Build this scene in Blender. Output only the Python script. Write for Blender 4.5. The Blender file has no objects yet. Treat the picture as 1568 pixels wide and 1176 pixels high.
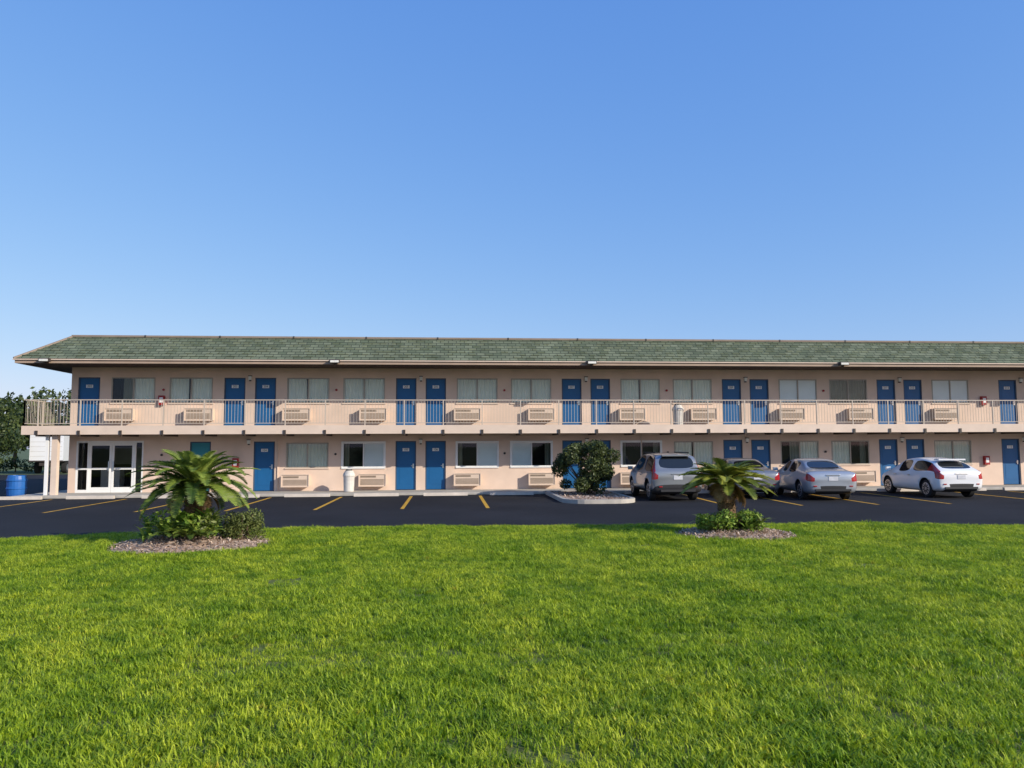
import bpy, bmesh, math, random
from mathutils import Vector, Matrix, noise
random.seed(7)
R=random.random
def U(a,b): return a+(b-a)*random.random()
scene=bpy.context.scene
# ------------------------------------------------------------------ materials
def new_mat(name):
    m=bpy.data.materials.new(name); m.use_nodes=True
    nt=m.node_tree; nt.nodes.clear()
    out=nt.nodes.new('ShaderNodeOutputMaterial')
    return m,nt,out
def sc(c,k): return (min(1,c[0]*k),min(1,c[1]*k),min(1,c[2]*k),1)
def M(name,col,rough=.7,var=.12,scale=4,bump=0,bscale=60,metal=0,spec=.4,coat=0,var2=0,scale2=.4,stretch=(1,1,1)):
    m,nt,out=new_mat(name); N=nt.nodes; L=nt.links
    b=N.new('ShaderNodeBsdfPrincipled'); L.new(b.outputs[0],out.inputs[0])
    b.inputs['Roughness'].default_value=rough; b.inputs['Metallic'].default_value=metal
    b.inputs['Specular IOR Level'].default_value=spec
    b.inputs['Coat Weight'].default_value=coat; b.inputs['Coat Roughness'].default_value=.05
    g=N.new('ShaderNodeNewGeometry'); mp=N.new('ShaderNodeMapping'); mp.inputs['Scale'].default_value=stretch
    L.new(g.outputs['Position'],mp.inputs[0])
    n=N.new('ShaderNodeTexNoise'); n.inputs['Scale'].default_value=scale; n.inputs['Detail'].default_value=5
    L.new(mp.outputs[0],n.inputs['Vector'])
    r=N.new('ShaderNodeValToRGB'); r.color_ramp.elements[0].position=.3; r.color_ramp.elements[1].position=.7
    r.color_ramp.elements[0].color=sc(col,1-var); r.color_ramp.elements[1].color=sc(col,1+var)
    L.new(n.outputs['Fac'],r.inputs[0]); last=r.outputs[0]
    if var2:
        n2=N.new('ShaderNodeTexNoise'); n2.inputs['Scale'].default_value=scale2; n2.inputs['Detail'].default_value=3
        L.new(g.outputs['Position'],n2.inputs['Vector'])
        r2=N.new('ShaderNodeValToRGB'); r2.color_ramp.elements[0].position=.35; r2.color_ramp.elements[1].position=.65
        r2.color_ramp.elements[0].color=(1-var2,)*3+(1,); r2.color_ramp.elements[1].color=(1,1,1,1)
        L.new(n2.outputs['Fac'],r2.inputs[0])
        mx=N.new('ShaderNodeMix'); mx.data_type='RGBA'; mx.blend_type='MULTIPLY'; mx.inputs[0].default_value=1
        L.new(last,mx.inputs[6]); L.new(r2.outputs[0],mx.inputs[7]); last=mx.outputs[2]
    L.new(last,b.inputs['Base Color'])
    if bump:
        n3=N.new('ShaderNodeTexNoise'); n3.inputs['Scale'].default_value=bscale; n3.inputs['Detail'].default_value=4
        L.new(g.outputs['Position'],n3.inputs['Vector'])
        bp=N.new('ShaderNodeBump'); bp.inputs['Strength'].default_value=bump; bp.inputs['Distance'].default_value=.02
        L.new(n3.outputs['Fac'],bp.inputs['Height']); L.new(bp.outputs[0],b.inputs['Normal'])
    return m
def leaf_mat(name,c1,c2,tr=.35,scale=3,patches=()):
    m,nt,out=new_mat(name); N=nt.nodes; L=nt.links
    g=N.new('ShaderNodeNewGeometry')
    n=N.new('ShaderNodeTexNoise'); n.inputs['Scale'].default_value=scale; n.inputs['Detail'].default_value=4
    L.new(g.outputs['Position'],n.inputs['Vector'])
    fac=n.outputs['Fac']
    a=N.new('ShaderNodeAttribute'); a.attribute_name='rnd'
    ad=N.new('ShaderNodeMath'); ad.operation='ADD'; L.new(fac,ad.inputs[0])
    mu=N.new('ShaderNodeMath'); mu.operation='MULTIPLY_ADD'; L.new(a.outputs['Fac'],mu.inputs[0]); mu.inputs[1].default_value=.5; mu.inputs[2].default_value=-.25
    L.new(mu.outputs[0],ad.inputs[1])
    r=N.new('ShaderNodeValToRGB'); r.color_ramp.elements[0].position=.3; r.color_ramp.elements[1].position=.72
    r.color_ramp.elements[0].color=(*c1,1); r.color_ramp.elements[1].color=(*c2,1)
    L.new(ad.outputs[0],r.inputs[0]); last=r.outputs[0]
    for (psc,stretch,ca,cb,p0,p1) in patches:
        mp=N.new('ShaderNodeMapping'); mp.inputs['Scale'].default_value=stretch; mp.inputs['Rotation'].default_value=(0,0,.12); L.new(g.outputs['Position'],mp.inputs[0])
        n2=N.new('ShaderNodeTexNoise'); n2.inputs['Scale'].default_value=psc; n2.inputs['Detail'].default_value=5; n2.inputs['Roughness'].default_value=.6
        L.new(mp.outputs[0],n2.inputs['Vector'])
        r2=N.new('ShaderNodeValToRGB'); r2.color_ramp.elements[0].position=p0; r2.color_ramp.elements[1].position=p1
        r2.color_ramp.elements[0].color=(*ca,1); r2.color_ramp.elements[1].color=(*cb,1)
        L.new(n2.outputs['Fac'],r2.inputs[0])
        mx=N.new('ShaderNodeMix'); mx.data_type='RGBA'; mx.blend_type='MULTIPLY'; mx.inputs[0].default_value=1
        L.new(last,mx.inputs[6]); L.new(r2.outputs[0],mx.inputs[7]); last=mx.outputs[2]
    b=N.new('ShaderNodeBsdfPrincipled'); b.inputs['Roughness'].default_value=.5; b.inputs['Specular IOR Level'].default_value=.35
    L.new(last,b.inputs['Base Color'])
    t=N.new('ShaderNodeBsdfTranslucent'); L.new(last,t.inputs[0])
    ms=N.new('ShaderNodeMixShader'); ms.inputs[0].default_value=tr
    L.new(b.outputs[0],ms.inputs[1]); L.new(t.outputs[0],ms.inputs[2]); L.new(ms.outputs[0],out.inputs[0])
    return m
def glass_mat(name,tint=(.96,.97,.96)):
    m,nt,out=new_mat(name); N=nt.nodes; L=nt.links
    f=N.new('ShaderNodeFresnel'); f.inputs['IOR'].default_value=1.5
    t=N.new('ShaderNodeBsdfTransparent'); t.inputs[0].default_value=(*tint,1)
    g=N.new('ShaderNodeBsdfGlossy'); g.inputs['Roughness'].default_value=.02
    s=N.new('ShaderNodeMixShader'); L.new(f.outputs[0],s.inputs[0]); L.new(t.outputs[0],s.inputs[1]); L.new(g.outputs[0],s.inputs[2])
    L.new(s.outputs[0],out.inputs[0]); return m
def shingle_mat():
    m,nt,out=new_mat('green_shingles'); N=nt.nodes; L=nt.links
    b=N.new('ShaderNodeBsdfPrincipled'); b.inputs['Roughness'].default_value=.9; b.inputs['Specular IOR Level'].default_value=.2
    L.new(b.outputs[0],out.inputs[0])
    g=N.new('ShaderNodeNewGeometry'); sp=N.new('ShaderNodeSeparateXYZ'); L.new(g.outputs['Position'],sp.inputs[0])
    cb=N.new('ShaderNodeCombineXYZ'); L.new(sp.outputs[0],cb.inputs[0]); L.new(sp.outputs[2],cb.inputs[1])
    br=N.new('ShaderNodeTexBrick'); br.inputs['Scale'].default_value=1
    br.inputs['Brick Width'].default_value=.34; br.inputs['Row Height'].default_value=.125
    br.inputs['Mortar Size'].default_value=.014; br.inputs['Mortar Smooth'].default_value=.3; br.inputs['Bias'].default_value=.1
    br.inputs['Color1'].default_value=(.105,.132,.082,1); br.inputs['Color2'].default_value=(.19,.215,.14,1); br.inputs['Mortar'].default_value=(.04,.05,.036,1)
    L.new(cb.outputs[0],br.inputs['Vector'])
    n=N.new('ShaderNodeTexNoise'); n.inputs['Scale'].default_value=1.2; n.inputs['Detail'].default_value=6
    L.new(g.outputs['Position'],n.inputs['Vector'])
    r=N.new('ShaderNodeValToRGB'); r.color_ramp.elements[0].position=.3; r.color_ramp.elements[1].position=.7
    r.color_ramp.elements[0].color=(.72,.72,.72,1); r.color_ramp.elements[1].color=(1.0,1.0,1.0,1); L.new(n.outputs[0],r.inputs[0])
    mx=N.new('ShaderNodeMix'); mx.data_type='RGBA'; mx.blend_type='MULTIPLY'; mx.inputs[0].default_value=1
    L.new(br.outputs['Color'],mx.inputs[6]); L.new(r.outputs[0],mx.inputs[7]); L.new(mx.outputs[2],b.inputs['Base Color'])
    bp=N.new('ShaderNodeBump'); bp.inputs['Strength'].default_value=.6; bp.inputs['Distance'].default_value=.02; bp.invert=True
    L.new(br.outputs['Fac'],bp.inputs['Height']); L.new(bp.outputs[0],b.inputs['Normal'])
    return m

stucco=M('peach_stucco',(.77,.585,.46),.9,.05,1.5,.35,70,var2=.12,scale2=.5,spec=.2)
trim=M('beige_trim',(.68,.54,.43),.7,.06,2,spec=.3)
fasc=M('fascia_tan',(.38,.28,.21),.7,.08,2,spec=.3)
soffit=M('soffit_shaded_brown',(.08,.055,.042),.85,.1,2)  # brown with shade put into the colour, deepens the dark under eaves and balcony
shingle=shingle_mat()
cap=M('ridge_cap',(.26,.2,.155),.8,.1,3)
flatroof=M('flat_roof_membrane',(.3,.3,.28),.9)
blue=M('blue_door_paint',(.010,.105,.27),.45,.06,2)
teal=M('teal_door_paint',(.03,.22,.27),.45,.05,2)
dframe=M('door_frame_paint',(.05,.08,.13),.6)
white=M('white_frame',(.8,.79,.76),.5,.04,2)
bronze=M('window_frame_bronze',(.42,.36,.29),.5,.05,2)
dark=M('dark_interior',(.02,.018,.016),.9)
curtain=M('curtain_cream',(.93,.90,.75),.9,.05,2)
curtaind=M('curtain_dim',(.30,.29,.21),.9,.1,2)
blind=M('white_blind',(.95,.94,.88),.8,.03,2)
acm=M('ac_beige',(.64,.50,.39),.6,.05,3)
acd=M('ac_grill_dark',(.24,.18,.13),.7)
conc=M('concrete',(.46,.42,.36),.9,.12,3,.3,40,var2=.15,scale2=.7)
stopm=M('concrete_wheel_stop',(.6,.52,.43),.9,.12,3,.3,40)
concd=M('concrete_slab_floor_shaded',(.22,.195,.165),.9,.1,3)  # concrete darkened in colour so less light bounces into the shaded balcony
rail=M('rail_paint',(.50,.42,.34),.5,.04,3)
darkmetal=M('dark_bracket',(.05,.04,.035),.6)
chrome=M('brushed_metal',(.6,.6,.58),.3,.03,5,metal=.9)
redp=M('red_box_paint',(.32,.02,.02),.5)
black=M('black_print',(.02,.02,.02),.6)
lampw=M('lamp_lens',(.75,.73,.66),.3)
winglass=glass_mat('window_glass')
asph=M('asphalt',(.021,.022,.026),.85,.22,45,.4,120,var2=.35,scale2=.35,spec=.2)
yellow=M('yellow_paint',(.66,.36,.03),.8,.25,14,var2=.35,scale2=5)
soil=M('lawn_soil',(.12,.14,.03),.95,.3,9,.3,40)
farground=M('far_ground',(.09,.12,.045),.95,.25,.3)
mulch=M('mulch',(.46,.33,.25),.95,.28,28,.8,45)
mulchd=M('mulch_chip_dark',(.26,.18,.12),.95,.2,20)
mulchl=M('mulch_chip_light',(.62,.48,.37),.95,.15,20)
bark=M('bark',(.12,.085,.055),.95,.3,18,.8,40)
sagobark=M('sago_trunk',(.17,.105,.055),.95,.35,30,.8,50)
m_grass=leaf_mat('grass_blades',(.17,.275,.014),(.66,.72,.05),.45,9,patches=[(1.5,(1,1,1),(.52,.66,.5),(1.0,1.0,1.0),.36,.56),(.55,(1.5,.35,1),(.76,.86,.7),(1,1,1),.42,.56),(7,(1,1,1),(1.15,.80,1.3),(1,1,1),.30,.37)])
m_palm=leaf_mat('sago_leaf',(.05,.095,.016),(.26,.33,.05),.28,5)
m_palm2=leaf_mat('sago_leaf_yellow',(.10,.14,.02),(.36,.37,.06),.28,5)
m_dead=leaf_mat('dry_leaf',(.20,.11,.04),(.36,.22,.09),.2,5)
m_under=leaf_mat('strap_leaf',(.08,.17,.02),(.34,.46,.07),.3,6)
m_olive=leaf_mat('olive_leaf',(.06,.085,.02),(.2,.23,.06),.25,6)
m_bush=leaf_mat('bush_leaf',(.02,.038,.012),(.12,.145,.04),.2,3)
m_tree=leaf_mat('tree_leaf',(.025,.045,.012),(.10,.13,.03),.2,.5)
m_orange=leaf_mat('orange_leaf',(.4,.12,.02),(.6,.3,.05),.3,6)

# ------------------------------------------------------------------ mesh builder
class B:
    def __init__(s): s.v=[];s.f=[];s.m=[];s.mats=[];s.r=[]
    def mi(s,m):
        if m not in s.mats: s.mats.append(m)
        return s.mats.index(m)
    def face(s,pts,m,r=.5):
        i=len(s.v); s.v.extend([tuple(p) for p in pts]); s.f.append(tuple(range(i,i+len(pts)))); s.m.append(s.mi(m)); s.r.extend([r]*len(pts))
    def box(s,x0,x1,y0,y1,z0,z1,m):
        i=len(s.v)
        s.v+= [(x0,y0,z0),(x1,y0,z0),(x1,y1,z0),(x0,y1,z0),(x0,y0,z1),(x1,y0,z1),(x1,y1,z1),(x0,y1,z1)]
        s.r+=[.5]*8
        for q in [(0,3,2,1),(4,5,6,7),(0,1,5,4),(1,2,6,5),(2,3,7,6),(3,0,4,7)]:
            s.f.append(tuple(i+k for k in q)); s.m.append(s.mi(m))
    def tube(s,pts,rad,m,n=8,capends=True):
        pts=[Vector(p) for p in pts]; rings=[]
        for k,p in enumerate(pts):
            d=(pts[min(k+1,len(pts)-1)]-pts[max(k-1,0)]).normalized()
            a=(Vector((1,0,0))-d*d.x); a=a.normalized() if a.length>.1 else Vector((0,1,0))
            b=d.cross(a); ring=[]
            for j in range(n):
                t=2*math.pi*j/n; q=p+(a*math.cos(t)+b*math.sin(t))*rad[k]
                ring.append(len(s.v)); s.v.append(tuple(q)); s.r.append(.5)
            rings.append(ring)
        mi=s.mi(m)
        for k in range(len(rings)-1):
            for j in range(n):
                s.f.append((rings[k][j],rings[k][(j+1)%n],rings[k+1][(j+1)%n],rings[k+1][j])); s.m.append(mi)
        if capends:
            s.f.append(tuple(reversed(rings[0]))); s.m.append(mi); s.f.append(tuple(rings[-1])); s.m.append(mi)
    def obj(s,name,parent=None,smooth=False,bevel=0):
        me=bpy.data.meshes.new(name); me.from_pydata(s.v,[],s.f); 
        for m in s.mats: me.materials.append(m)
        me.polygons.foreach_set('material_index',s.m)
        at=me.attributes.new('rnd','FLOAT','POINT'); at.data.foreach_set('value',s.r)
        if smooth: me.polygons.foreach_set('use_smooth',[True]*len(s.f))
        me.update()
        o=bpy.data.objects.new(name,me); scene.collection.objects.link(o)
        if parent: o.parent=parent
        if bevel:
            bv=o.modifiers.new('bevel','BEVEL'); bv.width=bevel; bv.segments=2; bv.limit_method='ANGLE'
        return o
def empty(name,loc=(0,0,0),rz=0):
    e=bpy.data.objects.new(name,None); e.location=loc; e.rotation_euler=(0,0,rz); scene.collection.objects.link(e); e.empty_display_size=.3; return e

# ------------------------------------------------------------------ ground
b=B(); b.face([(-900,-900,-.03),(900,-900,-.03),(900,900,-.03),(-900,900,-.03)],farground); b.obj('ground')
b=B(); b.face([(-70,-25,0),(80,-25,0),(80,26,0),(-70,26,0)],asph); b.obj('parking_lot')
EP=[(-60,-24),(-14,-18.2),(-9.4,-16.75),(-7.25,-15.7),(-4.6,-15.15),(1.5,-15.05),(8,-15.7),(13.6,-16.5),(20,-17.1),(60,-22)]
def edge(x):
    for (a,c),(d,e) in zip(EP,EP[1:]):
        if a<=x<=d: return c+(e-c)*(x-a)/(d-a)+.07*noise.noise(Vector((x*1.7,0,0)))
    return -24
def lz(x,y):
    return .05+.03*noise.noise(Vector((x*.25,y*.25,0)))+.02*noise.noise(Vector((x*1.3,y*1.3,3)))
b=B(); nx=240; ny=80
idx=[]
for i in range(nx+1):
    x=-60+120*i/nx; e=edge(x); row=[]
    for j in range(ny+1):
        t=j/ny; y=e+(-75-e)*(t**1.6)
        z=lz(x,y) if j>0 else -.02
        if j==1: y=e-.03
        row.append(len(b.v)); b.v.append((x,y,z)); b.r.append(.5)
    idx.append(row)
mi=b.mi(soil)
for i in range(nx):
    for j in range(ny):
        b.f.append((idx[i][j],idx[i][j+1],idx[i+1][j+1],idx[i+1][j])); b.m.append(mi)
b.obj('lawn',smooth=True)
b=B()
for x in [1.27,-1.45,-4.17,-6.89,-9.6,-12.3,-15.05,-17.8]:
    b.face([(x-.06,-8.9,.004),(x+.06,-8.9,.004),(x+.06,-2.7,.004),(x-.06,-2.7,.004)],yellow)
for x in [9.1,11.5,14.1,16.6,20.5,23,25.7]:
    b.face([(x-.06,-9.2,.004),(x+.06,-9.2,.004),(x+.36,-3.0,.004),(x+.24,-3.0,.004)],yellow)
b.obj('parking_stripes')
for x in [-16.4,-13.7,-10.9,-8.25,-5.53,-2.81,-.1,2.6,8.1,10.6,13.3,15.9,18.8,21.8,24.4]:
    bb=B(); L=.88
    prof=[(-.08,0),(-.06,.12),(.06,.12),(.08,0)]
    P=[[(sx,p[0],p[1]) for p in prof] for sx in (-L,L)]
    bb.face(P[0],stopm); bb.face(P[1][::-1],stopm)
    for k in range(3): bb.face([P[0][k],P[1][k],P[1][k+1],P[0][k+1]],stopm)
    o=bb.obj('wheel_stop'); o.location=(x+U(-.05,.05),-2.45+U(-.05,.05),.002); o.rotation_euler=(0,0,U(-.03,.03))
b=B(); b.box(-16.95,48,-1.95,0.1,-.02,.1,conc)
b.box(-16.95,-15.7,.1,10,-.02,.098,conc); b.obj('walkway',bevel=.015)

# ------------------------------------------------------------------ motel
motel=empty('motel_building')
XL,XR=-15.75,47.0
H0,SB,ST,SO,ET,RT=.1,2.49,2.82,5.30,5.50,6.6
Pn=[-15.68,-8.43,-1.18,6.07,13.32,20.57,26.45,33.7,40.95]
wins=[];doors=[]
up={0:('','dc'),1:('cc','cc'),2:('cc','cc'),3:('cc','cc'),4:('cc','ww'),5:('gg','ww'),6:('','cc'),7:('cc','cc'),8:('cc','cc')}
lo={0:('',''),1:('','cc'),2:('dw','dw'),3:('wd','dd'),4:('cc','dc'),5:('cd','cc'),6:('','cc'),7:('cc','cc'),8:('cc','cc')}
for i,P in enumerate(Pn):
    for lev,spec,zb in ((1,up,ST),(0,lo,H0)):
        dl=(zb+2.1)
        if i>0 and not(lev==0 and i==1): doors.append((P-1.08,P-.2,zb,dl,lev,blue,i*2))
        if not(lev==0 and i==0): doors.append((P+.2,P+1.08,zb,dl,lev,blue,i*2+1))
        l,r=spec[i]
        wz=(3.84,4.92) if lev else (1.07,2.14)
        if l: wins.append((P-3.33,P-1.55,*wz,l,lev,'L',P))
        if r: wins.append((P+1.55,P+3.33,*wz,r,lev,'R',P))
doors.append((-10.86,-10.0,H0,2.2,0,teal,-1))
ops=[(d[0],d[1],d[2],d[3]) for d in doors]+[(w[0],w[1],w[2],w[3]) for w in wins]
SF=(-15.45,-12.75,H0,2.25); ops.append(SF)
b=B()
def front(z0,z1):
    oo=[o for o in ops if o[2]>=z0-.01 and o[3]<=z1+.01]
    xs=sorted(set([XL,XR]+[o[0] for o in oo]+[o[1] for o in oo])); zs=sorted(set([z0,z1]+[o[2] for o in oo]+[o[3] for o in oo]))
    for a,c in zip(xs,xs[1:]):
        if c-a<1e-5: continue
        for e,f in zip(zs,zs[1:]):
            if f-e<1e-5: continue
            mx,mz=(a+c)/2,(e+f)/2
            if any(o[0]<mx<o[1] and o[2]<mz<o[3] for o in oo): continue
            b.face([(a,0,e),(c,0,e),(c,0,f),(a,0,f)],stucco)
    for (x0,x1,a,c) in oo:
        d=.14
        b.face([(x0,0,a),(x0,0,c),(x0,d,c),(x0,d,a)],stucco); b.face([(x1,0,a),(x1,d,a),(x1,d,c),(x1,0,c)],stucco)
        b.face([(x0,0,c),(x1,0,c),(x1,d,c),(x0,d,c)],stucco); b.face([(x0,0,a),(x0,d,a),(x1,d,a),(x1,0,a)],stucco)
front(H0,ST); front(ST,SO)
b.face([(XL,0,0),(XL,0,SO),(XL,9,SO),(XL,9,0)],stucco)
b.face([(XR,0,0),(XR,9,0),(XR,9,SO),(XR,0,SO)],stucco)
b.face([(XL,9,0),(XL,9,SO),(XR,9,SO),(XR,9,0)],stucco)
b.obj('walls',motel)
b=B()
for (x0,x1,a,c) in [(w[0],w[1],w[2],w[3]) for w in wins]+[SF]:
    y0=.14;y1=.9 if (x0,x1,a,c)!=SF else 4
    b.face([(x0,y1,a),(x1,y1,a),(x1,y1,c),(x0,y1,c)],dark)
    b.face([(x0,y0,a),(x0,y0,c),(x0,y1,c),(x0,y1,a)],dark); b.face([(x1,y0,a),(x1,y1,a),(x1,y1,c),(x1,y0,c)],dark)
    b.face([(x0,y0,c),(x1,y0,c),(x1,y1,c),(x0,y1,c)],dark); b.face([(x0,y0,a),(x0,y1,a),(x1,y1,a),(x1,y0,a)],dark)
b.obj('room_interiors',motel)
b=B()
fb=B()
for (x0,x1,z0,z1,lev,mt,k) in doors:
    b.box(x0+.05,x1-.05,.06,.1,z0+.02,z1-.05,mt)
    for (a,c,e,f) in ((x0,x0+.05,z0,z1),(x1-.05,x1,z0,z1)): fb.box(a,c,.02,.12,e,f,dframe)
    fb.box(x0+.05,x1-.05,.02,.12,z1-.05,z1,dframe)
    for (pa,pb) in ((.25,.95),(1.1,1.9)):
        b.box(x0+.17,x1-.17,.052,.06,z0+pa,z0+pb,mt)
    hx=x1-.12
    fb.box(hx-.03,hx+.03,.035,.06,z0+.93,z0+1.12,chrome)
    fb.box(hx-.09,hx+.02,.005,.035,z0+1.02,z0+1.045,chrome)
    if k>=0:
        cx=(x0+x1)/2
        fb.box(cx-.14,cx+.14,.042,.052,z0+1.66,z0+1.79,white)
b.obj('doors',motel); fb.obj('door_frames_and_hardware',motel)
for (x0,x1,z0,z1,lev,mt,k) in doors:
    if k<0 or x0>30: continue
    cu=bpy.data.curves.new('room_number','FONT'); cu.body=str((200 if lev else 100)+k+1); cu.size=.13; cu.align_x='CENTER'; cu.align_y='CENTER'; cu.extrude=.002
    cu.materials.append(black)
    o=bpy.data.objects.new('room_number',cu); o.location=((x0+x1)/2,.037,z0+1.725); o.rotation_euler=(math.pi/2,0,0); scene.collection.objects.link(o); o.parent=motel
b=B(); g=B(); cu=B()
def pleat(B_,x0,x1,z0,z1,y,m,amp=.02,wl=.13):
    n=max(4,int((x1-x0)/wl*6)); i0=len(B_.v); mi=B_.mi(m)
    ph=U(0,6)
    for i in range(n+1):
        x=x0+(x1-x0)*i/n
        yy=y+amp*math.sin(2*math.pi*x/wl+ph+.8*math.sin(x*7))
        B_.v+=[(x,yy,z0),(x+.01*math.sin(x*20),yy+.01,z1)]; B_.r+=[.5,.5]
    for i in range(n):
        a=i0+2*i; B_.f.append((a,a+2,a+3,a+1)); B_.m.append(mi)
for (x0,x1,z0,z1,spec,lev,side,P) in wins:
    fm=white if ('w' in spec and 'd' in spec) or spec=='dd' else bronze
    t=.045
    b.box(x0,x1,-.01,.03,z0,z0+t,fm); b.box(x0,x1,-.01,.03,z1-t,z1,fm)
    b.box(x0,x0+t,-.01,.03,z0+t,z1-t,fm); b.box(x1-t,x1,-.01,.03,z0+t,z1-t,fm)
    xm=(x0+x1)/2; b.box(xm-.025,xm+.025,-.005,.025,z0+t,z1-t,fm)
    b.box(x0-.04,x1+.04,-.04,-.002,z0-.05,z0-.002,trim if fm is bronze else white)
    if fm is white:
        for (a,c,e,f) in ((x0-.05,x0-.001,z0,z1+.05),(x1+.001,x1+.05,z0,z1+.05),(x0-.001,x1+.001,z1+.001,z1+.05)):
            b.box(a,c,-.025,-.002,e,f,white)
    g.face([(x0+t,.012,z0+t),(x1-t,.012,z0+t),(x1-t,.012,z1-t),(x0+t,.012,z1-t)],winglass)
    for h,(a,c) in enumerate(((x0+.01,xm),(xm,x1-.01))):
        s=spec[h]
        gap=U(.02,.12) if R()<.4 else 0
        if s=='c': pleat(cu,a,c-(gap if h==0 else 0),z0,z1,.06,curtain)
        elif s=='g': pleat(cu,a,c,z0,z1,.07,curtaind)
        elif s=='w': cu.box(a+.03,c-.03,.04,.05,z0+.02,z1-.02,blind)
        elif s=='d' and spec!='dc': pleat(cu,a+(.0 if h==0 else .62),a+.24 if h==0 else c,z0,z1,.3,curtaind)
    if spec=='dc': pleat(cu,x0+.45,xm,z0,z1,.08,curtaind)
b.obj('window_frames',motel); g.obj('window_panes',motel); cu.obj('curtains',motel)
b=B()
aclist=[(w[7],w[6],w[5]) for w in wins]+[(-8.43,'L',0)]
for P,side,lev in aclist:
    if side=='R': x0,x1=P+1.45,P+2.55
    else: x0,x1=P-2.58,P-1.48
    z0,z1=(3.10,3.58) if lev else (.30,.78)
    b.box(x0,x1,-.30,0.0,z0,z1,acm)
    for k in range(5):
        z=z0+.06+k*.05; b.box(x0+.06,x1-.06,-.315,-.30,z,z+.022,acd)
    b.box(x0+.06,x1-.4,-.312,-.30,z1-.12,z1-.05,acd)
    b.box(x0-.03,x1+.03,-.33,-.30,z0-.03,z0,acm); b.box(x0-.03,x1+.03,-.33,-.30,z1,z1+.03,acm)
    b.box(x0-.03,x0,-.33,-.30,z0,z1,acm); b.box(x1,x1+.03,-.33,-.30,z0,z1,acm)
b.obj('ac_units',motel)
b=B()
for i,P in enumerate(Pn):
    if i==0: continue
    for z in (ST+2.0,H0+2.0):
        b.box(P-.06,P+.06,-.10,0,z,z+.16,lampw); b.box(P-.075,P+.075,-.115,0,z+.16,z+.19,darkmetal); b.box(P-.04,P+.04,-.06,0,z-.05,z,darkmetal)
b.obj('wall_lamps',motel)
b=B()
for x,z in ((-12.05,3.95),(24.55,3.95),(24.55,1.22),(-8.95,1.3)):
    b.box(x-.12,x+.12,-.14,0,z-.2,z+.2,redp); b.box(x-.07,x+.07,-.147,-.14,z-.1,z+.12,white)
for x in (-4.8,2.45,9.7,16.95,-12.0):
    for z in (4.4,1.65):
        b.tube([(x,-.05,z),(x,0,z)],[.05,.05],redp if z>4 else darkmetal,10)
b.obj('fire_extinguisher_boxes',motel)
b=B(); g=B()
x0,x1,z0,z1=SF
def bar(a,c,e,f,y0=.0,y1=.08): b.box(a,c,y0,y1,e,f,white)
bar(x0,x0+.07,z0,z1); bar(x1-.06,x1,z0,z1); bar(x0+.07,x1-.06,z1-.08,z1)
bar(-15.0,-14.93,z0,z1-.08); bar(-13.12,-13.05,z0,z1-.08)
bar(x0+.07,-15.0,z0,z0+.12); bar(x0+.07,-15.0,z0+.95,z0+1.02)
for a,c in ((-14.93,-14.03),(-14.02,-13.12)):
    bar(a,a+.09,z0,z1-.08,.01,.07); bar(c-.09,c,z0,z1-.08,.01,.07); bar(a+.09,c-.09,z0,z0+.22,.01,.07); bar(a+.09,c-.09,z1-.2,z1-.08,.01,.07); bar(a+.09,c-.09,z0+.95,z0+1.03,.01,.07)
b.box(-14.14,-14.1,-.05,.01,z0+.9,z0+1.3,chrome); b.box(-13.95,-13.91,-.05,.01,z0+.9,z0+1.3,chrome)
g.face([(x0,.04,z0),(x1,.04,z0),(x1,.04,z1),(x0,.04,z1)],winglass)
b.obj('entrance_frames',motel); g.obj('entrance_glass',motel)
b=B(); b.box(-15.2,-14.4,1.8,2.3,.1,1.0,white); b.box(-13.9,-13.3,2.2,2.6,.1,1.5,curtaind); b.box(-15.4,-12.8,3.5,3.6,1.2,2.0,curtaind); b.obj('lobby_furniture',motel)
BX=-16.75
b=B(); b.box(BX,XR+.5,-1.7,-.002,SB+.06,ST,concd); b.box(BX,XL-.002,0,9.4,SB+.062,ST-.002,concd)
b.box(BX-.03,XR+.5,-1.74,-1.702,SB,ST+.02,trim); b.box(BX-.04,BX-.002,-1.70,9.4,SB,ST+.02,trim)
b.box(BX,XR+.5,-1.7,-.002,SB+.03,SB+.058,soffit)
b.obj('balcony_slab',motel)
b=B(); x=BX+.55; brx=[]
while x<XR:
    b.box(x-.05,x+.05,-1.775,-1.742,SB-.03,SB+.16,darkmetal); b.box(x-.05,x+.05,-1.7,-.01,SB-.07,SB+.028,soffit); brx.append(x); x+=1.6
b.obj('balcony_brackets',motel)
b=B(); ry=-1.66; z0=ST+.1; z1=ST+1.07
b.box(BX,XR,ry-.022,ry+.022,z1-.035,z1,rail); b.box(BX,XR,ry-.012,ry+.012,z0,z0+.025,rail)
x=BX+.02
while x<XR:
    b.box(x-.006,x+.006,ry-.006,ry+.006,z0+.025,z1-.035,rail); x+=.125
for px in [BX+.02]+brx: b.box(px-.022,px+.022,ry-.022,ry+.022,ST,z1-.036,rail)
rx=BX+.02
b.box(rx-.025,rx+.025,ry,9.3,z1-.034,z1-.001,rail); b.box(rx-.012,rx+.012,ry,9.3,z0,z0+.024,rail)
y=ry+.1
while y<9.3:
    b.box(rx-.006,rx+.006,y-.006,y+.006,z0+.025,z1-.035,rail); y+=.125
for k in range(8): b.box(rx-.022,rx+.022,ry+k*1.4-.022,ry+k*1.4+.022,ST,z1-.036,rail)
b.obj('balcony_railing',motel)
b=B(); b.box(-15.72,-15.5,-1.5,-1.28,.1,SB+.03,trim); b.box(-15.98,-15.86,-1.46,-1.34,.1,SB+.03,white)
b.obj('support_posts',motel)
b=B()
for x in (-8.43+.12,6.07+1.35):
    b.tube([(x+1.1,-.04,.1),(x+1.1,-.04,SB)],[.02,.02],trim,6)
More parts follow.
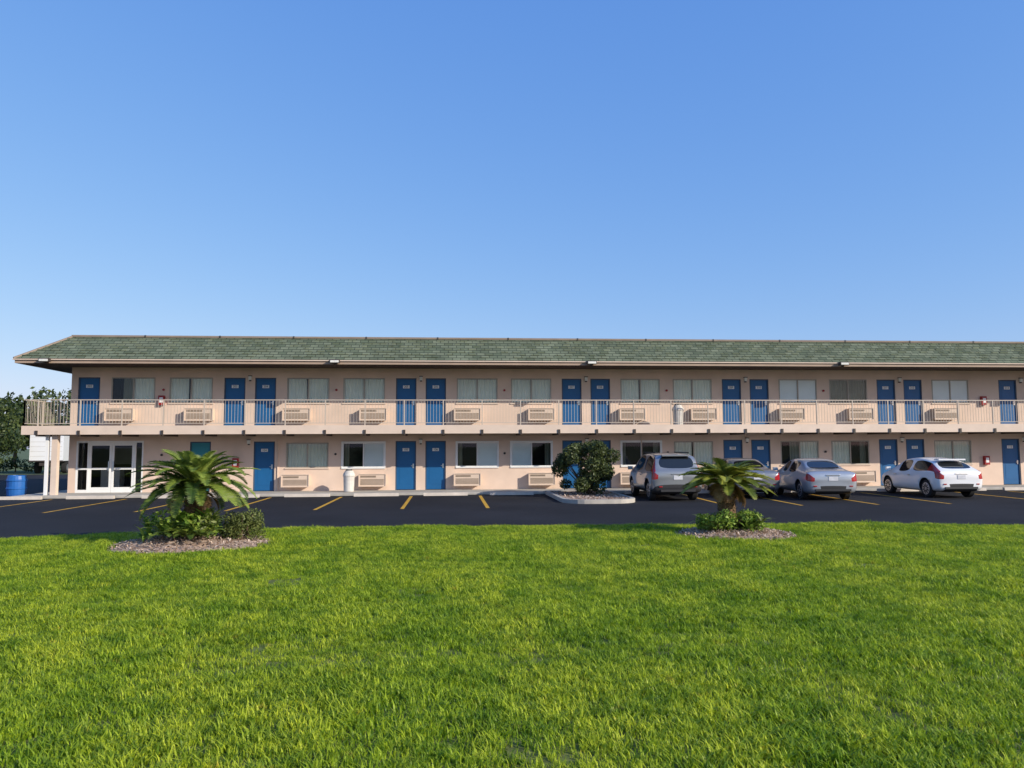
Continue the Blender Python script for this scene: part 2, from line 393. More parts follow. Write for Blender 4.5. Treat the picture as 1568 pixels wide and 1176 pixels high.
b.obj('conduit',motel)
ex0,ex1,ey0,ey1=-17.1,XR+1.3,-1.9,10.9
R_=1.54
b=B()
A=[(ex0,ey0,ET),(ex1,ey0,ET),(ex1,ey1,ET),(ex0,ey1,ET)]
C=[(ex0+R_,ey0+R_,RT),(ex1-R_,ey0+R_,RT),(ex1-R_,ey1-R_,RT),(ex0+R_,ey1-R_,RT)]
for k in range(4): b.face([A[k],A[(k+1)%4],C[(k+1)%4],C[k]],shingle)
b.face([(p[0],p[1],RT-.01) for p in C],flatroof)
b.obj('mansard_roof',motel)
b=B()
nr=8
for k in range(1,nr):
    t=k/nr; y=ey0+R_*t; z=ET+(RT-ET)*t
    xx=ex0+R_*t
    while xx<ex1-R_*t-.3:
        w=U(.22,.42); h=U(.012,.028)
        if R()<.62:
            b.box(xx,xx+w,y-.035,y+.01,z-.035,z+h,shingle)
        xx+=w+U(.02,.25)
b.obj('shingle_tabs',motel)
b=B()
b.box(C[0][0]-.06,C[1][0],C[0][1]-.09,C[0][1]+.12,RT-.03,RT+.05,cap)
b.box(C[0][0]-.09,C[0][0]+.1,C[0][1]+.12,C[3][1],RT-.03,RT+.045,cap)
b.box(C[0][0],C[1][0],C[3][1]-.1,C[3][1]+.08,RT-.03,RT+.05,cap)
x=C[0][0]+2.9
while x<XR: b.box(x-.03,x+.03,C[0][1]-.1,C[0][1]+.13,RT-.035,RT+.06,darkmetal); x+=3.05
for k in (0,1,2,3):
    a=Vector(A[k]); c=Vector(C[k]); b.tube([a+Vector((0,0,.01)),c+Vector((0,0,.01))],[.05,.05],cap,6)
b.obj('ridge_cap',motel)
b=B()
b.box(ex0+.03,ex1-.03,ey0+.03,ey0+.07,SO+.02,ET-.012,fasc); b.box(ex0+.03,ex0+.07,ey0+.07,ey1-.03,SO+.02,ET-.012,fasc); b.box(ex0+.07,ex1-.03,ey1-.07,ey1-.03,SO+.02,ET-.012,fasc)
b.box(ex0-.03,ex1,ey0-.03,ey0+.028,ET-.055,ET-.014,trim)
b.box(ex0-.03,ex0+.028,ey0+.028,ey1,ET-.055,ET-.014,trim)
b.face([(ex0+.07,ey0+.07,SO+.04),(ex0+.07,ey1-.07,SO+.04),(ex1-.07,ey1-.07,SO+.04),(ex1-.07,ey0+.07,SO+.04)],soffit)
b.face([(XL,0,SO),(XR,0,SO),(XR,0,SO+.06),(XL,0,SO+.06)],stucco)
b.obj('eave_fascia_and_soffit',motel)
b=B()
for x in (-15.87,-4.6,5.96,16.9,28):
    b.box(x-.2,x+.2,ey0-.22,ey0-.04,SO+.05,SO+.2,darkmetal); b.box(x-.17,x+.17,ey0-.235,ey0-.22,SO+.07,SO+.16,lampw); b.box(x-.03,x+.03,ey0-.06,ey0+.05,SO,SO+.12,darkmetal)
b.obj('eave_floodlights',motel,bevel=.01)

# ------------------------------------------------------------------ trash cans etc
def lathe(name,prof,m,loc,n=20):
    bb=B()
    for (a,c) in zip(prof,prof[1:]):
        for j in range(n):
            t0=2*math.pi*j/n;t1=2*math.pi*(j+1)/n
            p=[(a[0]*math.cos(t0),a[0]*math.sin(t0),a[1]),(a[0]*math.cos(t1),a[0]*math.sin(t1),a[1]),(c[0]*math.cos(t1),c[0]*math.sin(t1),c[1]),(c[0]*math.cos(t0),c[0]*math.sin(t0),c[1])]
            bb.face(p,m if len(a)<3 else a[2])
    o=bb.obj(name); o.location=loc; return o
wcan=M('trash_can_plastic',(.62,.58,.52),.5); bluep=M('barrel_blue',(.02,.12,.38),.4,.1,5)
cp=[(.001,0),(.19,0),(.21,.03),(.23,.62),(.25,.64),(.25,.70),(.22,.78),(.15,.88,darkmetal),(.14,.885,darkmetal),(.12,.93),(.001,.95)]
lathe('trash_can',cp,wcan,(-4.1,-1.0,.1))
lathe('trash_can',cp,wcan,(9.9,-1.0,ST))
lathe('plastic_barrel',[(.001,0),(.30,0),(.34,.05),(.36,.3),(.38,.32),(.38,.36),(.36,.38),(.36,.62),(.38,.64),(.38,.68),(.36,.7),(.33,.84),(.31,.86),(.3,.8,black),(.001,.8)],bluep,(-17.45,-.6,.002))

# ------------------------------------------------------------------ vehicles
def car_paint(name,col,metal=.5): return M(name,col,.32,.02,2,metal=metal,coat=.8,spec=.5)
carglass=M('car_glass',(.012,.014,.016),.05,.05,2,spec=.9)
plastic=M('car_dark_plastic',(.025,.025,.027),.6)
tire=M('tire_rubber',(.02,.02,.02),.85)
rim=M('alloy_rim',(.5,.5,.52),.3,metal=.8)
tail=M('tail_lamp_red',(.36,.012,.012),.2,.1,8,spec=.8)
tail2=M('tail_lamp_clear',(.6,.5,.48),.2,.1,8)
plate=M('licence_plate',(.6,.6,.62),.5)
def make_car(name,st,flags,paint,loc,rz,wy,wr=.33,lamp='h',extras='sedan'):
    car=empty(name,loc,rz)
    bb=B(); rings=[]
    for (y,zb,zbe,zt,w,wt) in st:
        zm=zb+(zbe-zb)*.62
        half=[(0,zb),(w*.86,zb),(w*.98,zb+.12),(w*1.0,zm),(w*.965,zbe),(wt,zt-.055 if zt-zbe>.2 else zbe+(zt-zbe)*.55),(wt*.88,zt),(0,zt+.018)]
        ring=[(x,y,z) for x,z in half]+[(-x,y,z) for x,z in half[-2:0:-1]]
        rings.append(ring)
    n=len(rings[0])
    for r in rings:
        for p in r: bb.v.append(p); bb.r.append(.5)
    def segm(k,s):
        fl=flags[k]; j=s if s<7 else 13-s
        if j==0: return plastic
        if j==1: return plastic if extras=='suv' else paint
        if j==4:
            if fl=='s': return carglass
            if lamp=='v' and k in (1,2): return tail
            return paint
        if fl in 'rf' and j==6: return carglass
        if fl in 'rf' and j==5: return paint
        if j==3 and k in (0,1) : return tail
        if j==3 and k==len(st)-3: return tail2
        return paint
    for k in range(len(rings)-1):
        for s in range(n):
            a=k*n+s; c=k*n+(s+1)%n
            bb.f.append((a,a+n,c+n,c)); bb.m.append(bb.mi(segm(k,s)))
    def capf(k,rev):
        o=k*n
        L=lambda j: o+14-j
        fs=[[o+1,o+2,L(2),L(1),o+0]]+[[o+j,o+j+1,L(j+1),L(j)] for j in (2,3,4)]+[[o+5,o+6,o+7,L(6),L(5)]]
        for q,f in enumerate(fs):
            if rev: f=f[::-1]
            bb.f.append(tuple(f)); bb.m.append(bb.mi(plastic if q==0 else paint))
    capf(0,False); capf(len(rings)-1,True)
    body=bb.obj('body',None,smooth=True)
    bm=bmesh.new(); bm.from_mesh(body.data); bmesh.ops.recalc_face_normals(bm,faces=bm.faces)
    gi_=[i for i,m in enumerate(bb.mats) if m in (carglass,tail)]
    cl=bm.edges.layers.float.get('crease_edge') or bm.edges.layers.float.new('crease_edge')
    for e in bm.edges:
        if len(e.link_faces)==2:
            f1,f2=e.link_faces
            if f1.material_index!=f2.material_index and (f1.material_index in gi_ or f2.material_index in gi_): e[cl]=.55
    bm.to_mesh(body.data); bm.free()
    ss=body.modifiers.new('s','SUBSURF'); ss.levels=2; ss.render_levels=2
    cutb=B()
    for yy in wy:
        for sx in (-1,1):
            cutb.tube([(sx*.62,yy,wr+.01),(sx*1.2,yy,wr+.01)],[wr+.06]*2,plastic,24)
    cut=cutb.obj('cutter')
    bm=bmesh.new(); bm.from_mesh(cut.data); bmesh.ops.recalc_face_normals(bm,faces=bm.faces); bm.to_mesh(cut.data); bm.free()
    bo=body.modifiers.new('b','BOOLEAN'); bo.object=cut; bo.operation='DIFFERENCE'; bo.solver='EXACT'
    try: bo.material_mode='TRANSFER'
    except Exception: pass
    dg=bpy.context.evaluated_depsgraph_get(); me=bpy.data.meshes.new_from_object(body.evaluated_get(dg))
    body.modifiers.clear(); body.data=me
    bpy.data.objects.remove(cut)
    body.parent=car
    for yy in wy:
        for sx in (-1,1):
            wb=B(); xo=.86*sx; xi=.64*sx
            wb.tube([(xi,0,0),(xi+.03*sx,0,0),(xo-.03*sx,0,0),(xo,0,0)],[wr-.03,wr,wr,wr-.03],tire,28)
            wb.tube([(xo+.001*sx,0,0),(xo+.006*sx,0,0)],[wr*.68,wr*.66],rim,24)
            for q in range(10):
                t=2*math.pi*q/10+.3
                c_,s_=math.cos(t),math.sin(t)
                wb.face([(xo+.009*sx,wr*.18*c_-.03*s_,wr*.18*s_+.03*c_),(xo+.009*sx,wr*.58*c_-.045*s_,wr*.58*s_+.045*c_),(xo+.009*sx,wr*.58*c_+.02*s_,wr*.58*s_-.02*c_),(xo+.009*sx,wr*.18*c_+.01*s_,wr*.18*s_-.01*c_)],black)
            o=wb.obj('wheel',car); o.location=(0,yy,wr)
    d=B()
    zp=.78 if extras!='suv' else .84
    d.box(-.16,.16,-.012,.05,zp-.075,zp+.075,plate)
    d.box(-.24,.24,-.016,.05,zp+.1,zp+.135,chrome if extras!='suv' else paint)
    d.box(-.62,.62,.0,.1,.34,.42,plastic)
    for sx in (-1,1):
        d.box(sx*.62-.06,sx*.62+.06,-.004,.06,.5,.54,tail)
        ym=st[-4][0]-.22
        d.box(sx*.98-.09,sx*.98+.09,ym-.05,ym+.05,st[5][2]+.0,st[5][2]+.13,paint); d.box(min(sx*.86,sx*.92),max(sx*.86,sx*.92),ym-.02,ym+.02,st[5][2]+.0,st[5][2]+.05,plastic)
        W=st[6][4]
        for yy in (1.75,2.7):
            d.box(min(sx*(W-.02),sx*(W+.022)),max(sx*(W-.02),sx*(W+.022)),yy,yy+.16,st[6][2]-.14,st[6][2]-.11,chrome)
    if extras=='suv':
        for sx in (-1,1): d.box(sx*.6-.015,sx*.6+.015,.7,2.6,st[5][3]-.005,st[5][3]+.035,plastic)
        d.box(-.5,.5,.22,.42,st[3][3]-.02,st[3][3]+.03,paint)
    if extras=='hatch': d.box(-.52,.52,.50,.78,st[4][3]-.03,st[4][3]+.025,paint)
    d.obj('trim_parts',car,bevel=.008)
    return car
sedan=[(0,.42,.80,.83,.66,.55),(.05,.28,.95,.98,.84,.70),(.22,.22,1.0,1.05,.90,.74),(.72,.2,.99,1.09,.915,.70),(1.38,.2,.97,1.37,.92,.60),(1.62,.2,.96,1.43,.92,.61),(2.25,.2,.95,1.46,.92,.62),(2.33,.2,.95,1.46,.92,.62),(2.95,.2,.93,1.41,.92,.62),(3.7,.2,.93,1.02,.91,.74),(4.35,.2,.86,.89,.87,.68),(4.68,.25,.72,.75,.78,.58),(4.78,.36,.6,.62,.66,.5)]
sf=['b','b','b','r','s','s','p','s','f','b','b','b']
suv=[(0,.48,.95,.98,.74,.64),(.05,.34,1.04,1.08,.88,.76),(.13,.26,1.06,1.14,.92,.79),(.36,.24,1.06,1.60,.92,.70),(.62,.24,1.04,1.66,.92,.69),(1.45,.24,1.03,1.69,.92,.69),(1.53,.24,1.03,1.69,.92,.69),(2.4,.24,1.02,1.67,.92,.68),(2.85,.24,1.02,1.60,.92,.67),(3.5,.24,1.02,1.14,.91,.76),(4.1,.25,.96,1.0,.87,.7),(4.45,.3,.84,.87,.78,.6),(4.54,.4,.72,.75,.68,.5)]
uf=['b','b','r','s','s','p','s','s','f','b','b','b']
hatch=[(0,.42,.84,.87,.68,.58),(.05,.30,.96,.99,.85,.71),(.18,.22,1.0,1.06,.90,.74),(.72,.2,.99,1.33,.91,.62),(1.05,.2,.97,1.40,.91,.61),(1.72,.2,.95,1.46,.91,.61),(1.80,.2,.94,1.46,.91,.61),(2.35,.2,.92,1.43,.91,.61),(2.6,.2,.91,1.38,.91,.61),(3.35,.2,.90,.97,.90,.74),(3.8,.2,.82,.85,.86,.68),(4.08,.25,.70,.73,.77,.56),(4.16,.36,.58,.60,.64,.5)]
hf=['b','b','r','s','s','p','s','s','f','b','b','b']
silver=car_paint('silver_paint',(.30,.31,.32),.6); silver2=car_paint('silver_paint_cool',(.42,.45,.49),.5)
whitep=car_paint('white_paint',(.78,.78,.78),.0); darkp=car_paint('grey_paint',(.22,.23,.25),.5)
make_car('parked_suv',suv,uf,silver,(8.05,-7.0,0),math.radians(-1),(.85,3.5),.36,'v','suv')
make_car('parked_sedan',sedan,sf,darkp,(11.3,-6.1,0),math.radians(-3),(.98,3.8),.32,'h','sedan')
make_car('parked_sedan',sedan,sf,silver2,(13.45,-7.5,0),math.radians(-7),(.98,3.8),.33,'h','sedan')
make_car('parked_hatchback',hatch,hf,whitep,(18.6,-6.9,0),math.radians(-1),(.82,3.4),.33,'v','hatch')

# ------------------------------------------------------------------ vegetation
def leaves(bb,lobes,n,size,m,shell=.35,asp=.5):
    ws=[l[1]**2 for l in lobes]
    for _ in range(n):
        c,r=random.choices(lobes,ws)[0]
        d=Vector((random.gauss(0,1),random.gauss(0,1),random.gauss(0,1))).normalized()
        rr=r*(1-shell*R()**1.6)*(1+.12*random.gauss(0,.6))
        p=Vector(c)+Vector((d.x*rr,d.y*rr,d.z*rr*.85))
        if p.z<.03: continue
        nrm=(d*.6+Vector((random.gauss(0,1),random.gauss(0,1),random.gauss(0,1)))*.6).normalized()
        a=nrm.orthogonal().normalized(); a=(a*math.cos(t:=U(0,6.28))+nrm.cross(a)*math.sin(t)); c2=nrm.cross(a)
        s=size*U(.6,1.3)
        bb.face([p-a*s*.5,p+c2*s*asp*.5,p+a*s*.5,p-c2*s*asp*.5],m,R())
def shrub(name,loc,lobes,n,size,m,stems=6):
    e=empty(name,loc)
    bb=B(); leaves(bb,lobes,n,size,m); bb.obj('foliage',e)
    sb=B()
    for _ in range(stems):
        c,r=random.choice(lobes)
        sb.tube([(U(-.12,.12),U(-.12,.12),-.02),(c[0]*.4,c[1]*.4,c[2]*.5),(c[0],c[1],c[2]+r*.5)],[.035,.025,.008],bark,6)
    sb.obj('stems',e)
    return e
lob=[]
for _ in range(46):
    a=U(0,6.28); h=U(.3,1.82); rr=1.14*math.sqrt(R())*math.sqrt(max(.1,1-((h-.98)/1.2)**2))
    lob.append(((rr*math.cos(a),rr*math.sin(a),h),U(.22,.38)))
shrub('bushy_shrub',(5.38,-4.0,.1),lob,18000,.10,m_bush,10)

def frond(bb,base,az,el,length,droop,m,nl=34,lw=.03,ll=.2):
    side=Vector((-math.sin(az),math.cos(az),0)); p=Vector(base); N=14; pts=[p.copy()]; dirs=[]
    for k in range(N):
        e=el-droop*((k+1)/N)**1.3
        d=Vector((math.cos(az)*math.cos(e),math.sin(az)*math.cos(e),math.sin(e))); dirs.append(d)
        p=p+d*(length/N); pts.append(p.copy())
    rv=R()
    for k in range(N):
        w=.011*(1-k/N)+.003
        bb.face([pts[k]-side*w,pts[k]+side*w,pts[k+1]+side*w*.8,pts[k+1]-side*w*.8],m,rv)
    for q in range(nl):
        t=.12+.88*(q+.5)/nl; f=t*N; k=min(N-1,int(f)); pp=pts[k].lerp(pts[k+1],f-k); d=dirs[k]; up=d.cross(side); 
        if up.z<0: up=-up
        L=ll*(math.sin(math.pi*min(1,t*.86+.12))**.6)*U(.9,1.1)
        for s in (-1,1):
            v=(side*s*.82+d*.55+up*.34+Vector((0,0,U(-.06,.06)))).normalized()
            wv=d*lw*.5
            r_=min(1,max(0,rv+U(-.2,.2)))
            bb.face([pp-wv,pp+wv,pp+v*L*.6+wv*.8-up*.004,pp+v*L-up*.02,pp+v*L*.6-wv*.8-up*.004],m,r_)
def trunk(bb,h,r,m):
    pts=[];rad=[]
    for k in range(8): pts.append((.02*math.sin(k),.02*math.cos(k*1.3),h*k/7)); rad.append(r*(1.12-.12*k/7+.05*math.sin(k*2.1)))
    bb.tube(pts,rad,m,12)
    for z in range(int(h/.045)):
        for j in range(11):
            a=2*math.pi*(j+.5*(z%2))/11+U(-.1,.1); zz=z*.045+U(-.01,.01); c,s=math.cos(a),math.sin(a)
            p=Vector((c*r*1.02,s*r*1.02,zz)); sd=Vector((-s,c,0))*.035; o=Vector((c*U(.03,.07),s*U(.03,.07),.05))
            bb.face([p-sd,p+sd,p+o+sd*.3,p+o-sd*.3],m,R()); bb.face([p-sd+Vector((0,0,.05)),p+sd+Vector((0,0,.05)),p+o+sd*.3,p+o-sd*.3],m,R())
def sago(name,loc,h,r,nf,length,m,dead=8,seed=1,flat=0,droop=(45,80)):
    random.seed(seed); e=empty(name,loc)
    tb=B(); trunk(tb,h,r,sagobark); tb.obj('trunk',e)
    fb=B()
    for k in range(nf):
        t=k/nf; az=k*2.39996+U(-.15,.15)
        el=math.radians(80-80*t**.8-flat*(1-t)+U(-7,7)); L=length*U(.85,1.1)*(.7+.3*min(1,t*2.2))
        frond(fb,(.05*math.cos(az),.05*math.sin(az),h+.05-.1*t),az,el,L,math.radians(U(*droop)),m)
    for k in range(dead):
        az=U(0,6.28); frond(fb,(.05*math.cos(az),.05*math.sin(az),h-.08),az,math.radians(U(-35,-5)),length*U(.4,.65),math.radians(60),m_dead,nl=18)
    fb.obj('fronds',e)
    return e
def rosette(bb,c,n,L,m,w=.05):
    for k in range(n):
        az=k*2.4+U(-.3,.3); el=math.radians(U(25,80)); p=Vector(c); N=5
        side=Vector((-math.sin(az),math.cos(az),0)); l=L*U(.7,1.1); prev=p; rv=R()
        for q in range(N):
            ee=el-math.radians(75)*(q/N); d=Vector((math.cos(az)*math.cos(ee),math.sin(az)*math.cos(ee),math.sin(ee)))
            nx_=prev+d*l/N; w0=w*math.sin(math.pi*(.15+.85*q/N))*.5; w1=w*math.sin(math.pi*min(.99,.15+.85*(q+1)/N))*.5
            bb.face([prev-side*w0,prev+side*w0,nx_+side*w1,nx_-side*w1],m,rv); prev=nx_
def mound(name,loc,rx,ry,h,seed):
    random.seed(seed); bb=B(); nr_,na=14,48; I=[]
    for i in range(nr_+1):
        row=[]
        for j in range(na):
            a=2*math.pi*j/na; t=i/nr_; rr=t*(1+.08*math.sin(3*a+seed)+.05*math.sin(7*a))
            x,y=rx*rr*math.cos(a),ry*rr*math.sin(a)
            z=h*(1-t*t)+.05*noise.noise(Vector((x*3,y*3,seed)))*(1-t*.5)-(.03 if i==nr_ else 0)
            row.append(len(bb.v)); bb.v.append((x,y,z)); bb.r.append(.5)
        I.append(row)
    mi=bb.mi(mulch)
    for i in range(nr_):
        for j in range(na):
            bb.f.append((I[i][j],I[i+1][j],I[i+1][(j+1)%na],I[i][(j+1)%na])); bb.m.append(mi)
    for _ in range(2600):
        a=U(0,6.28); t=math.sqrt(R())*1.03; x,y=rx*t*math.cos(a),ry*t*math.sin(a); z=h*(1-t*t)+.02+U(0,.02)
        d=Vector((random.gauss(0,1),random.gauss(0,1),random.gauss(0,.35))).normalized()*U(.02,.055); s=Vector((-d.y,d.x,U(-.01,.01))).normalized()*U(.006,.016)
        p=Vector((x,y,z)); bb.face([p-d-s,p+d-s,p+d+s,p-d+s],random.choice([mulch,mulchd,mulchl]),R())
    o=bb.obj(name); o.location=loc; return o
LP=(-5.08,-17.75,.05); RP=(6.05,-17.35,.05); RM=(6.15,-17.4,.05)
mound('mulch_bed',LP,1.5,1.45,.16,2); mound('mulch_bed',RM,1.25,1.2,.13,5)
sago('sago_palm',(LP[0]-.0,LP[1]+.1,.12),1.10,.17,74,1.22,m_palm,8,11,droop=(35,80))
sago('sago_palm',(RP[0]+.0,RP[1]+.1,.1),1.14,.17,54,1.0,m_palm2,12,23,flat=32,droop=(20,50))
random.seed(31)
e=empty('strap_leaf_plants',(LP[0],LP[1],.15)); bb=B()
for _ in range(36):
    a=U(0,6.28); r=U(.1,.8); x=r*math.cos(a)-.2; y=r*math.sin(a)*.8
    rosette(bb,(x,y,U(0,.38)),int(U(9,16)),U(.35,.62),m_under if R()<.92 else m_orange,U(.05,.1))
for _ in range(12):
    x,y=U(-.9,.5),U(-.6,.3); leaves(bb,[((x,y,U(.15,.5)),.2)],70,.12,random.choice([m_under,m_olive]),asp=.35)
for k in range(5):
    az0=U(0,6); cx,cy=U(-.7,.4),U(-.7,-.1)
    for q in range(9): frond(bb,(cx,cy,.12),az0+q*.7,math.radians(U(25,70)),.5,.9,m_palm,nl=14,ll=.1)
bb.obj('foliage',e)
ol=[((U(-.27,.27),U(-.25,.25),U(.15,.52)),U(.13,.22)) for _ in range(18)]
shrub('low_shrub',(LP[0]+.98,LP[1]+.0,.12),ol,5200,.05,m_olive,6)
ol=[((U(-.6,.6),U(-.4,.3),U(.08,.36)),U(.12,.22)) for _ in range(22)]
shrub('low_shrub',(RP[0]-.05,RP[1]-.1,.12),ol,4200,.07,m_under,6)
e=empty('strap_leaf_plants',(RP[0],RP[1],.13)); bb=B()
for _ in range(20): rosette(bb,(U(-.6,.65),U(-.5,.3),U(0,.2)),12,U(.3,.5),m_olive if R()<.5 else m_under,.06)
bb.obj('foliage',e)

b=B()
def isl(x0,x1,y0,y1,r,n=6):
    pts=[]
    for cx,cy,a0 in ((x1-r,y1-.01,0),(x0+r,y1-.01,90),(x0+r,y0+r,180),(x1-r,y0+r,270)):
        if a0 in (0,90): pts.append((x1 if a0==0 else x0,y1)); continue
        for k in range(n+1):
            a=math.radians(a0+90*k/n); pts.append((cx+r*math.cos(a),cy+r*math.sin(a)))
    return pts
o_=isl(3.95,6.55,-7.6,-1.96,.9); i_=isl(4.1,6.4,-7.45,-2.1,.78)
n=len(o_)
for k in range(n):
    k2=(k+1)%n
    b.face([(*o_[k],0),(*o_[k2],0),(*o_[k2],.14),(*o_[k],.14)],conc)
    b.face([(*o_[k],.14),(*o_[k2],.14),(*i_[k2],.14),(*i_[k],.14)],conc)
    b.face([(*i_[k],.14),(*i_[k2],.14),(*i_[k2],.08),(*i_[k],.08)],conc)
b.face([(*p,.1) for p in i_],mulch)
for _ in range(1500):
    x,y=U(4.15,6.35),U(-7.3,-2.2); d=Vector((random.gauss(0,1),random.gauss(0,1),.2)).normalized()*U(.03,.06); s=Vector((-d.y,d.x,0)).normalized()*.018
    p=Vector((x,y,.11+U(0,.03))); b.face([p-d-s,p+d-s,p+d+s,p-d+s],random.choice([mulch,mulchd,mulchl]),R())
b.obj('traffic_island')

random.seed(5)
def tree(bb,x,y,h,r,n,leaf,m=m_tree):
    bb.tube([(x,y,-.05),(x+.1,y,h*.3),(x-.05,y+.1,h*.6)],[.22,.16,.08],bark,8)
    lb=[]
    for _ in range(18):
        a=U(0,6.28); rr=r*math.sqrt(R())*.8; z=U(h*.28,h*.88); c=(x+rr*math.cos(a),y+rr*math.sin(a),z); lb.append((c,U(.22,.42)*r))
        if R()<.5: bb.tube([(x,y,h*.35),((x+c[0])/2,(y+c[1])/2,(h*.4+z)/2),c],[.09,.06,.02],bark,5)
    leaves(bb,lb,n,leaf,m,.5)
bb=B(); tree(bb,-34.6,26,5.5,3.2,11000,.26); bb.obj('shade_tree')
bb=B()
for k in range(30):
    x=-95+k*3.6+U(-1,1); y=52+U(-4,5)+k*.1; tree(bb,x,y,U(6.0,8.2),U(3,4.2),2600,.55)
bb.obj('distant_trees')
bb=B(); lb=[((-55+k*.9+U(-.2,.2),33+U(-.3,.3),U(.5,1.1)),U(.5,.9)) for k in range(40)]; leaves(bb,lb,7000,.25,m_tree,.4); 
for k in range(20): bb.tube([(-55+k*1.8,33,-.05),(-55+k*1.8,33,1)],[.06,.03],bark,5)
bb.obj('hedge')
tr=empty('box_truck',(-30.15,27.5,0),math.radians(8))
d=B(); d.box(-1.15,1.15,0,6,.95,3.2,whitep); d.box(-1.18,1.18,-.03,0,.9,1.0,darkmetal)
for k in range(1,6): d.box(-1.08,1.08,-.012,0,.95+k*.36,.965+k*.36,conc)
d.box(-1.1,1.1,6.3,8.0,.6,2.3,whitep); d.box(-.95,.95,8.0,8.7,.6,1.5,whitep); d.box(-.95,.95,7.6,8.02,1.5,2.2,carglass); d.box(-.5,.5,.1,8,.6,.95,darkmetal)
d.obj('cargo_box_and_cab',tr,bevel=.04)
d=B()
for y in (1.3,7.4):
    for sx in (-1,1): d.tube([(sx*.8,y,.45),(sx*1.1,y,.45)],[.45,.45],tire,18); d.tube([(sx*1.1,y,.45),(sx*1.11,y,.45)],[.25,.25],rim,14)
d.obj('wheels',tr)

# ------------------------------------------------------------------ grass
random.seed(99)
gc=bpy.data.collections.new('grass_clumps')
for v in range(7):
    bb=B(); n=900; S=.36
    mi=bb.mi(m_grass)
    for _ in range(n):
        x,y=U(-S,S),U(-S,S)
        if x*x+y*y>S*S*1.1: continue
        cl=noise.noise(Vector((x*7,y*7,v*9.1)))
        if cl<-.2 and R()<.65: continue
        h=U(.026,.066)*(1+.5*cl); a=U(0,6.28); w=U(.003,.0058); ln=U(.2,1.35)*h*1.15
        c,s=math.cos(a),math.sin(a); px,py=-s*w,c*w; i=len(bb.v); rv=min(1,max(0,R()*.8+.35*cl+.1))
        bb.v+=[(x-px,y-py,-.01),(x+px,y+py,-.01),(x+c*ln*.35+px*.9,y+s*ln*.35+py*.9,h*.62),(x+c*ln*.35-px*.9,y+s*ln*.35-py*.9,h*.62),(x+c*ln,y+s*ln,h)]
        bb.r+=[rv]*5
        bb.f+=[(i,i+1,i+2,i+3),(i+3,i+2,i+4)]; bb.m+=[mi,mi]
    o=bb.obj('grass_clump'); scene.collection.objects.unlink(o); gc.objects.link(o)
pts=[]
sx_,sy_=math.sin(math.radians(4.7)),math.cos(math.radians(4.7))
step=.4
y=-32.4
while y<-14.9:
    x=-26
    while x<30:
        jx,jy=x+U(-.12,.12),y+U(-.12,.12)
        dy=jy+33.9; X=jx*sy_-dy*sx_; Z=jx*sx_+dy*sy_
        if abs(X)<.68*Z+3.2 and jy<edge(jx)-.12:
            ok=True
            for (c,rx_,ry_) in ((LP,1.62,1.55),(RM,1.42,1.3)):
                if ((jx-c[0])/rx_)**2+((jy-c[1])/ry_)**2<1.05: ok=False
            if ok: pts.append((jx,jy,lz(jx,jy)))
        x+=step
    y+=step
x=-26
while x<30:
    pts.append((x,edge(x)-.27,lz(x,edge(x)-.27))); x+=.3
me=bpy.data.meshes.new('grass'); me.from_pydata(pts,[],[]); go=bpy.data.objects.new('grass',me); scene.collection.objects.link(go)
at=me.attributes.new('sc','FLOAT','POINT')
at.data.foreach_set('value',[1.05+.6*noise.noise(Vector((p[0]*1.1,p[1]*.7,7)))+U(-.14,.14) for p in pts])
ng=bpy.data.node_groups.new('grass_scatter','GeometryNodeTree')
ng.interface.new_socket('Geometry',in_out='INPUT',socket_type='NodeSocketGeometry'); ng.interface.new_socket('Geometry',in_out='OUTPUT',socket_type='NodeSocketGeometry')
N=ng.nodes; L=ng.links
gi=N.new('NodeGroupInput'); gout=N.new('NodeGroupOutput'); ip=N.new('GeometryNodeInstanceOnPoints'); ci=N.new('GeometryNodeCollectionInfo')
ci.inputs['Collection'].default_value=gc; ci.inputs['Separate Children'].default_value=True; ci.inputs['Reset Children'].default_value=True
rv=N.new('FunctionNodeRandomValue'); rv.data_type='FLOAT_VECTOR'; rv.inputs[0].default_value=(0,0,0); rv.inputs[1].default_value=(0,0,6.283)
na=N.new('GeometryNodeInputNamedAttribute'); na.data_type='FLOAT'; na.inputs['Name'].default_value='sc'
L.new(gi.outputs[0],ip.inputs['Points']); L.new(ci.outputs[0],ip.inputs['Instance']); ip.inputs['Pick Instance'].default_value=True
L.new(rv.outputs[0],ip.inputs['Rotation']); L.new(na.outputs[0],ip.inputs['Scale']); L.new(ip.outputs[0],gout.inputs[0])
md=go.modifiers.new('scatter','NODES'); md.node_group=ng

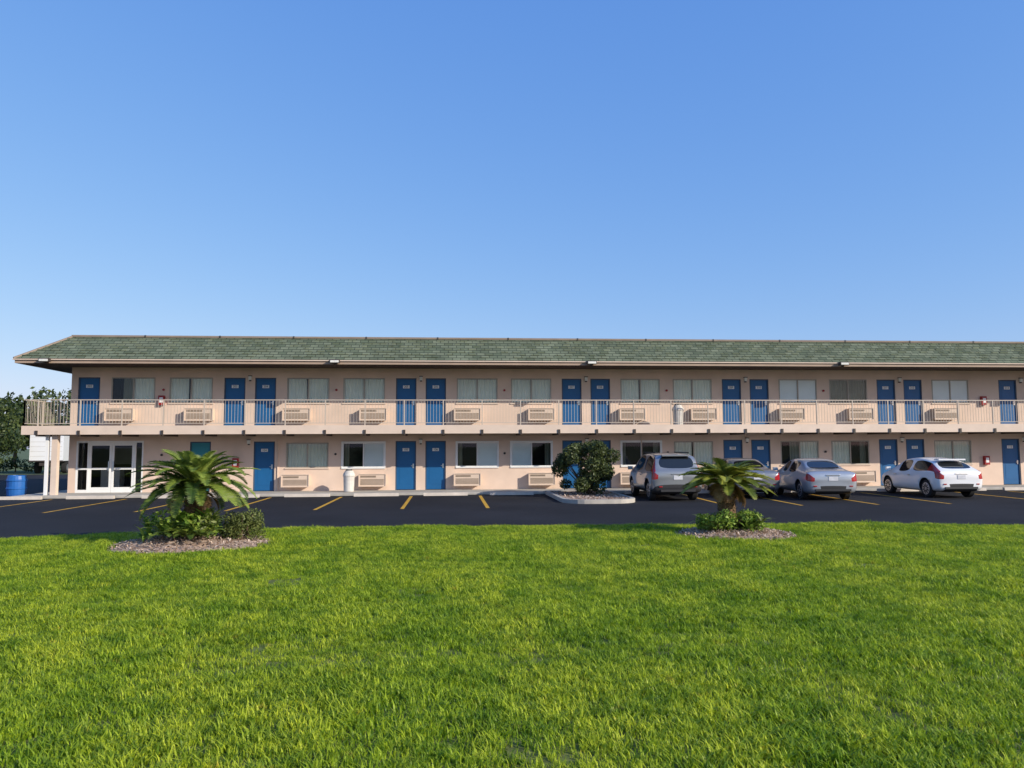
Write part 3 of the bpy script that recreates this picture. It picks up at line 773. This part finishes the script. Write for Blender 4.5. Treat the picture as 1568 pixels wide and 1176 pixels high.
# ------------------------------------------------------------------ light, sky, camera
el=math.radians(25); az=math.radians(54)
s=Vector((math.sin(az)*math.cos(el),-math.cos(az)*math.cos(el),math.sin(el)))
ld=bpy.data.lights.new('sun','SUN'); ld.energy=5; ld.angle=math.radians(.5); ld.color=(1,.93,.81)
lo_=bpy.data.objects.new('sun',ld); lo_.rotation_euler=(-s).to_track_quat('-Z','Y').to_euler(); scene.collection.objects.link(lo_)
w=bpy.data.worlds.new('World'); scene.world=w; w.use_nodes=True; nt=w.node_tree; nt.nodes.clear()
o=nt.nodes.new('ShaderNodeOutputWorld'); bg=nt.nodes.new('ShaderNodeBackground'); sk=nt.nodes.new('ShaderNodeTexSky')
sk.sky_type='NISHITA'; sk.sun_disc=False; sk.sun_elevation=el; sk.sun_rotation=math.pi-az; sk.air_density=1.0; sk.dust_density=.6; sk.ozone_density=2.0
bg.inputs[1].default_value=.14
sep=nt.nodes.new('ShaderNodeSeparateColor'); com=nt.nodes.new('ShaderNodeCombineColor'); nt.links.new(sk.outputs[0],sep.inputs[0])
for i,(g_,a_) in enumerate(((.88,.96),(.6,1.66),(.26,4.1))):
    p=nt.nodes.new('ShaderNodeMath'); p.operation='POWER'; p.inputs[1].default_value=g_
    m_=nt.nodes.new('ShaderNodeMath'); m_.operation='MULTIPLY'; m_.inputs[1].default_value=a_
    nt.links.new(sep.outputs[i],p.inputs[0]); nt.links.new(p.outputs[0],m_.inputs[0]); nt.links.new(m_.outputs[0],com.inputs[i])
nt.links.new(com.outputs[0],bg.inputs[0]); nt.links.new(bg.outputs[0],o.inputs[0])
cd=bpy.data.cameras.new('camera'); cd.sensor_width=36; cd.lens=1190/1568*36; cd.clip_end=3000
co=bpy.data.objects.new('camera',cd); scene.collection.objects.link(co)
co.matrix_world=Matrix.Translation((0,-33.9,2.0))@Matrix.Rotation(math.radians(-4.7),4,'Z')@Matrix.Rotation(math.radians(94.5),4,'X')@Matrix.Rotation(math.radians(-.24),4,'Z')
scene.camera=co
scene.view_settings.view_transform='Standard'; scene.view_settings.look='None'; scene.view_settings.exposure=0
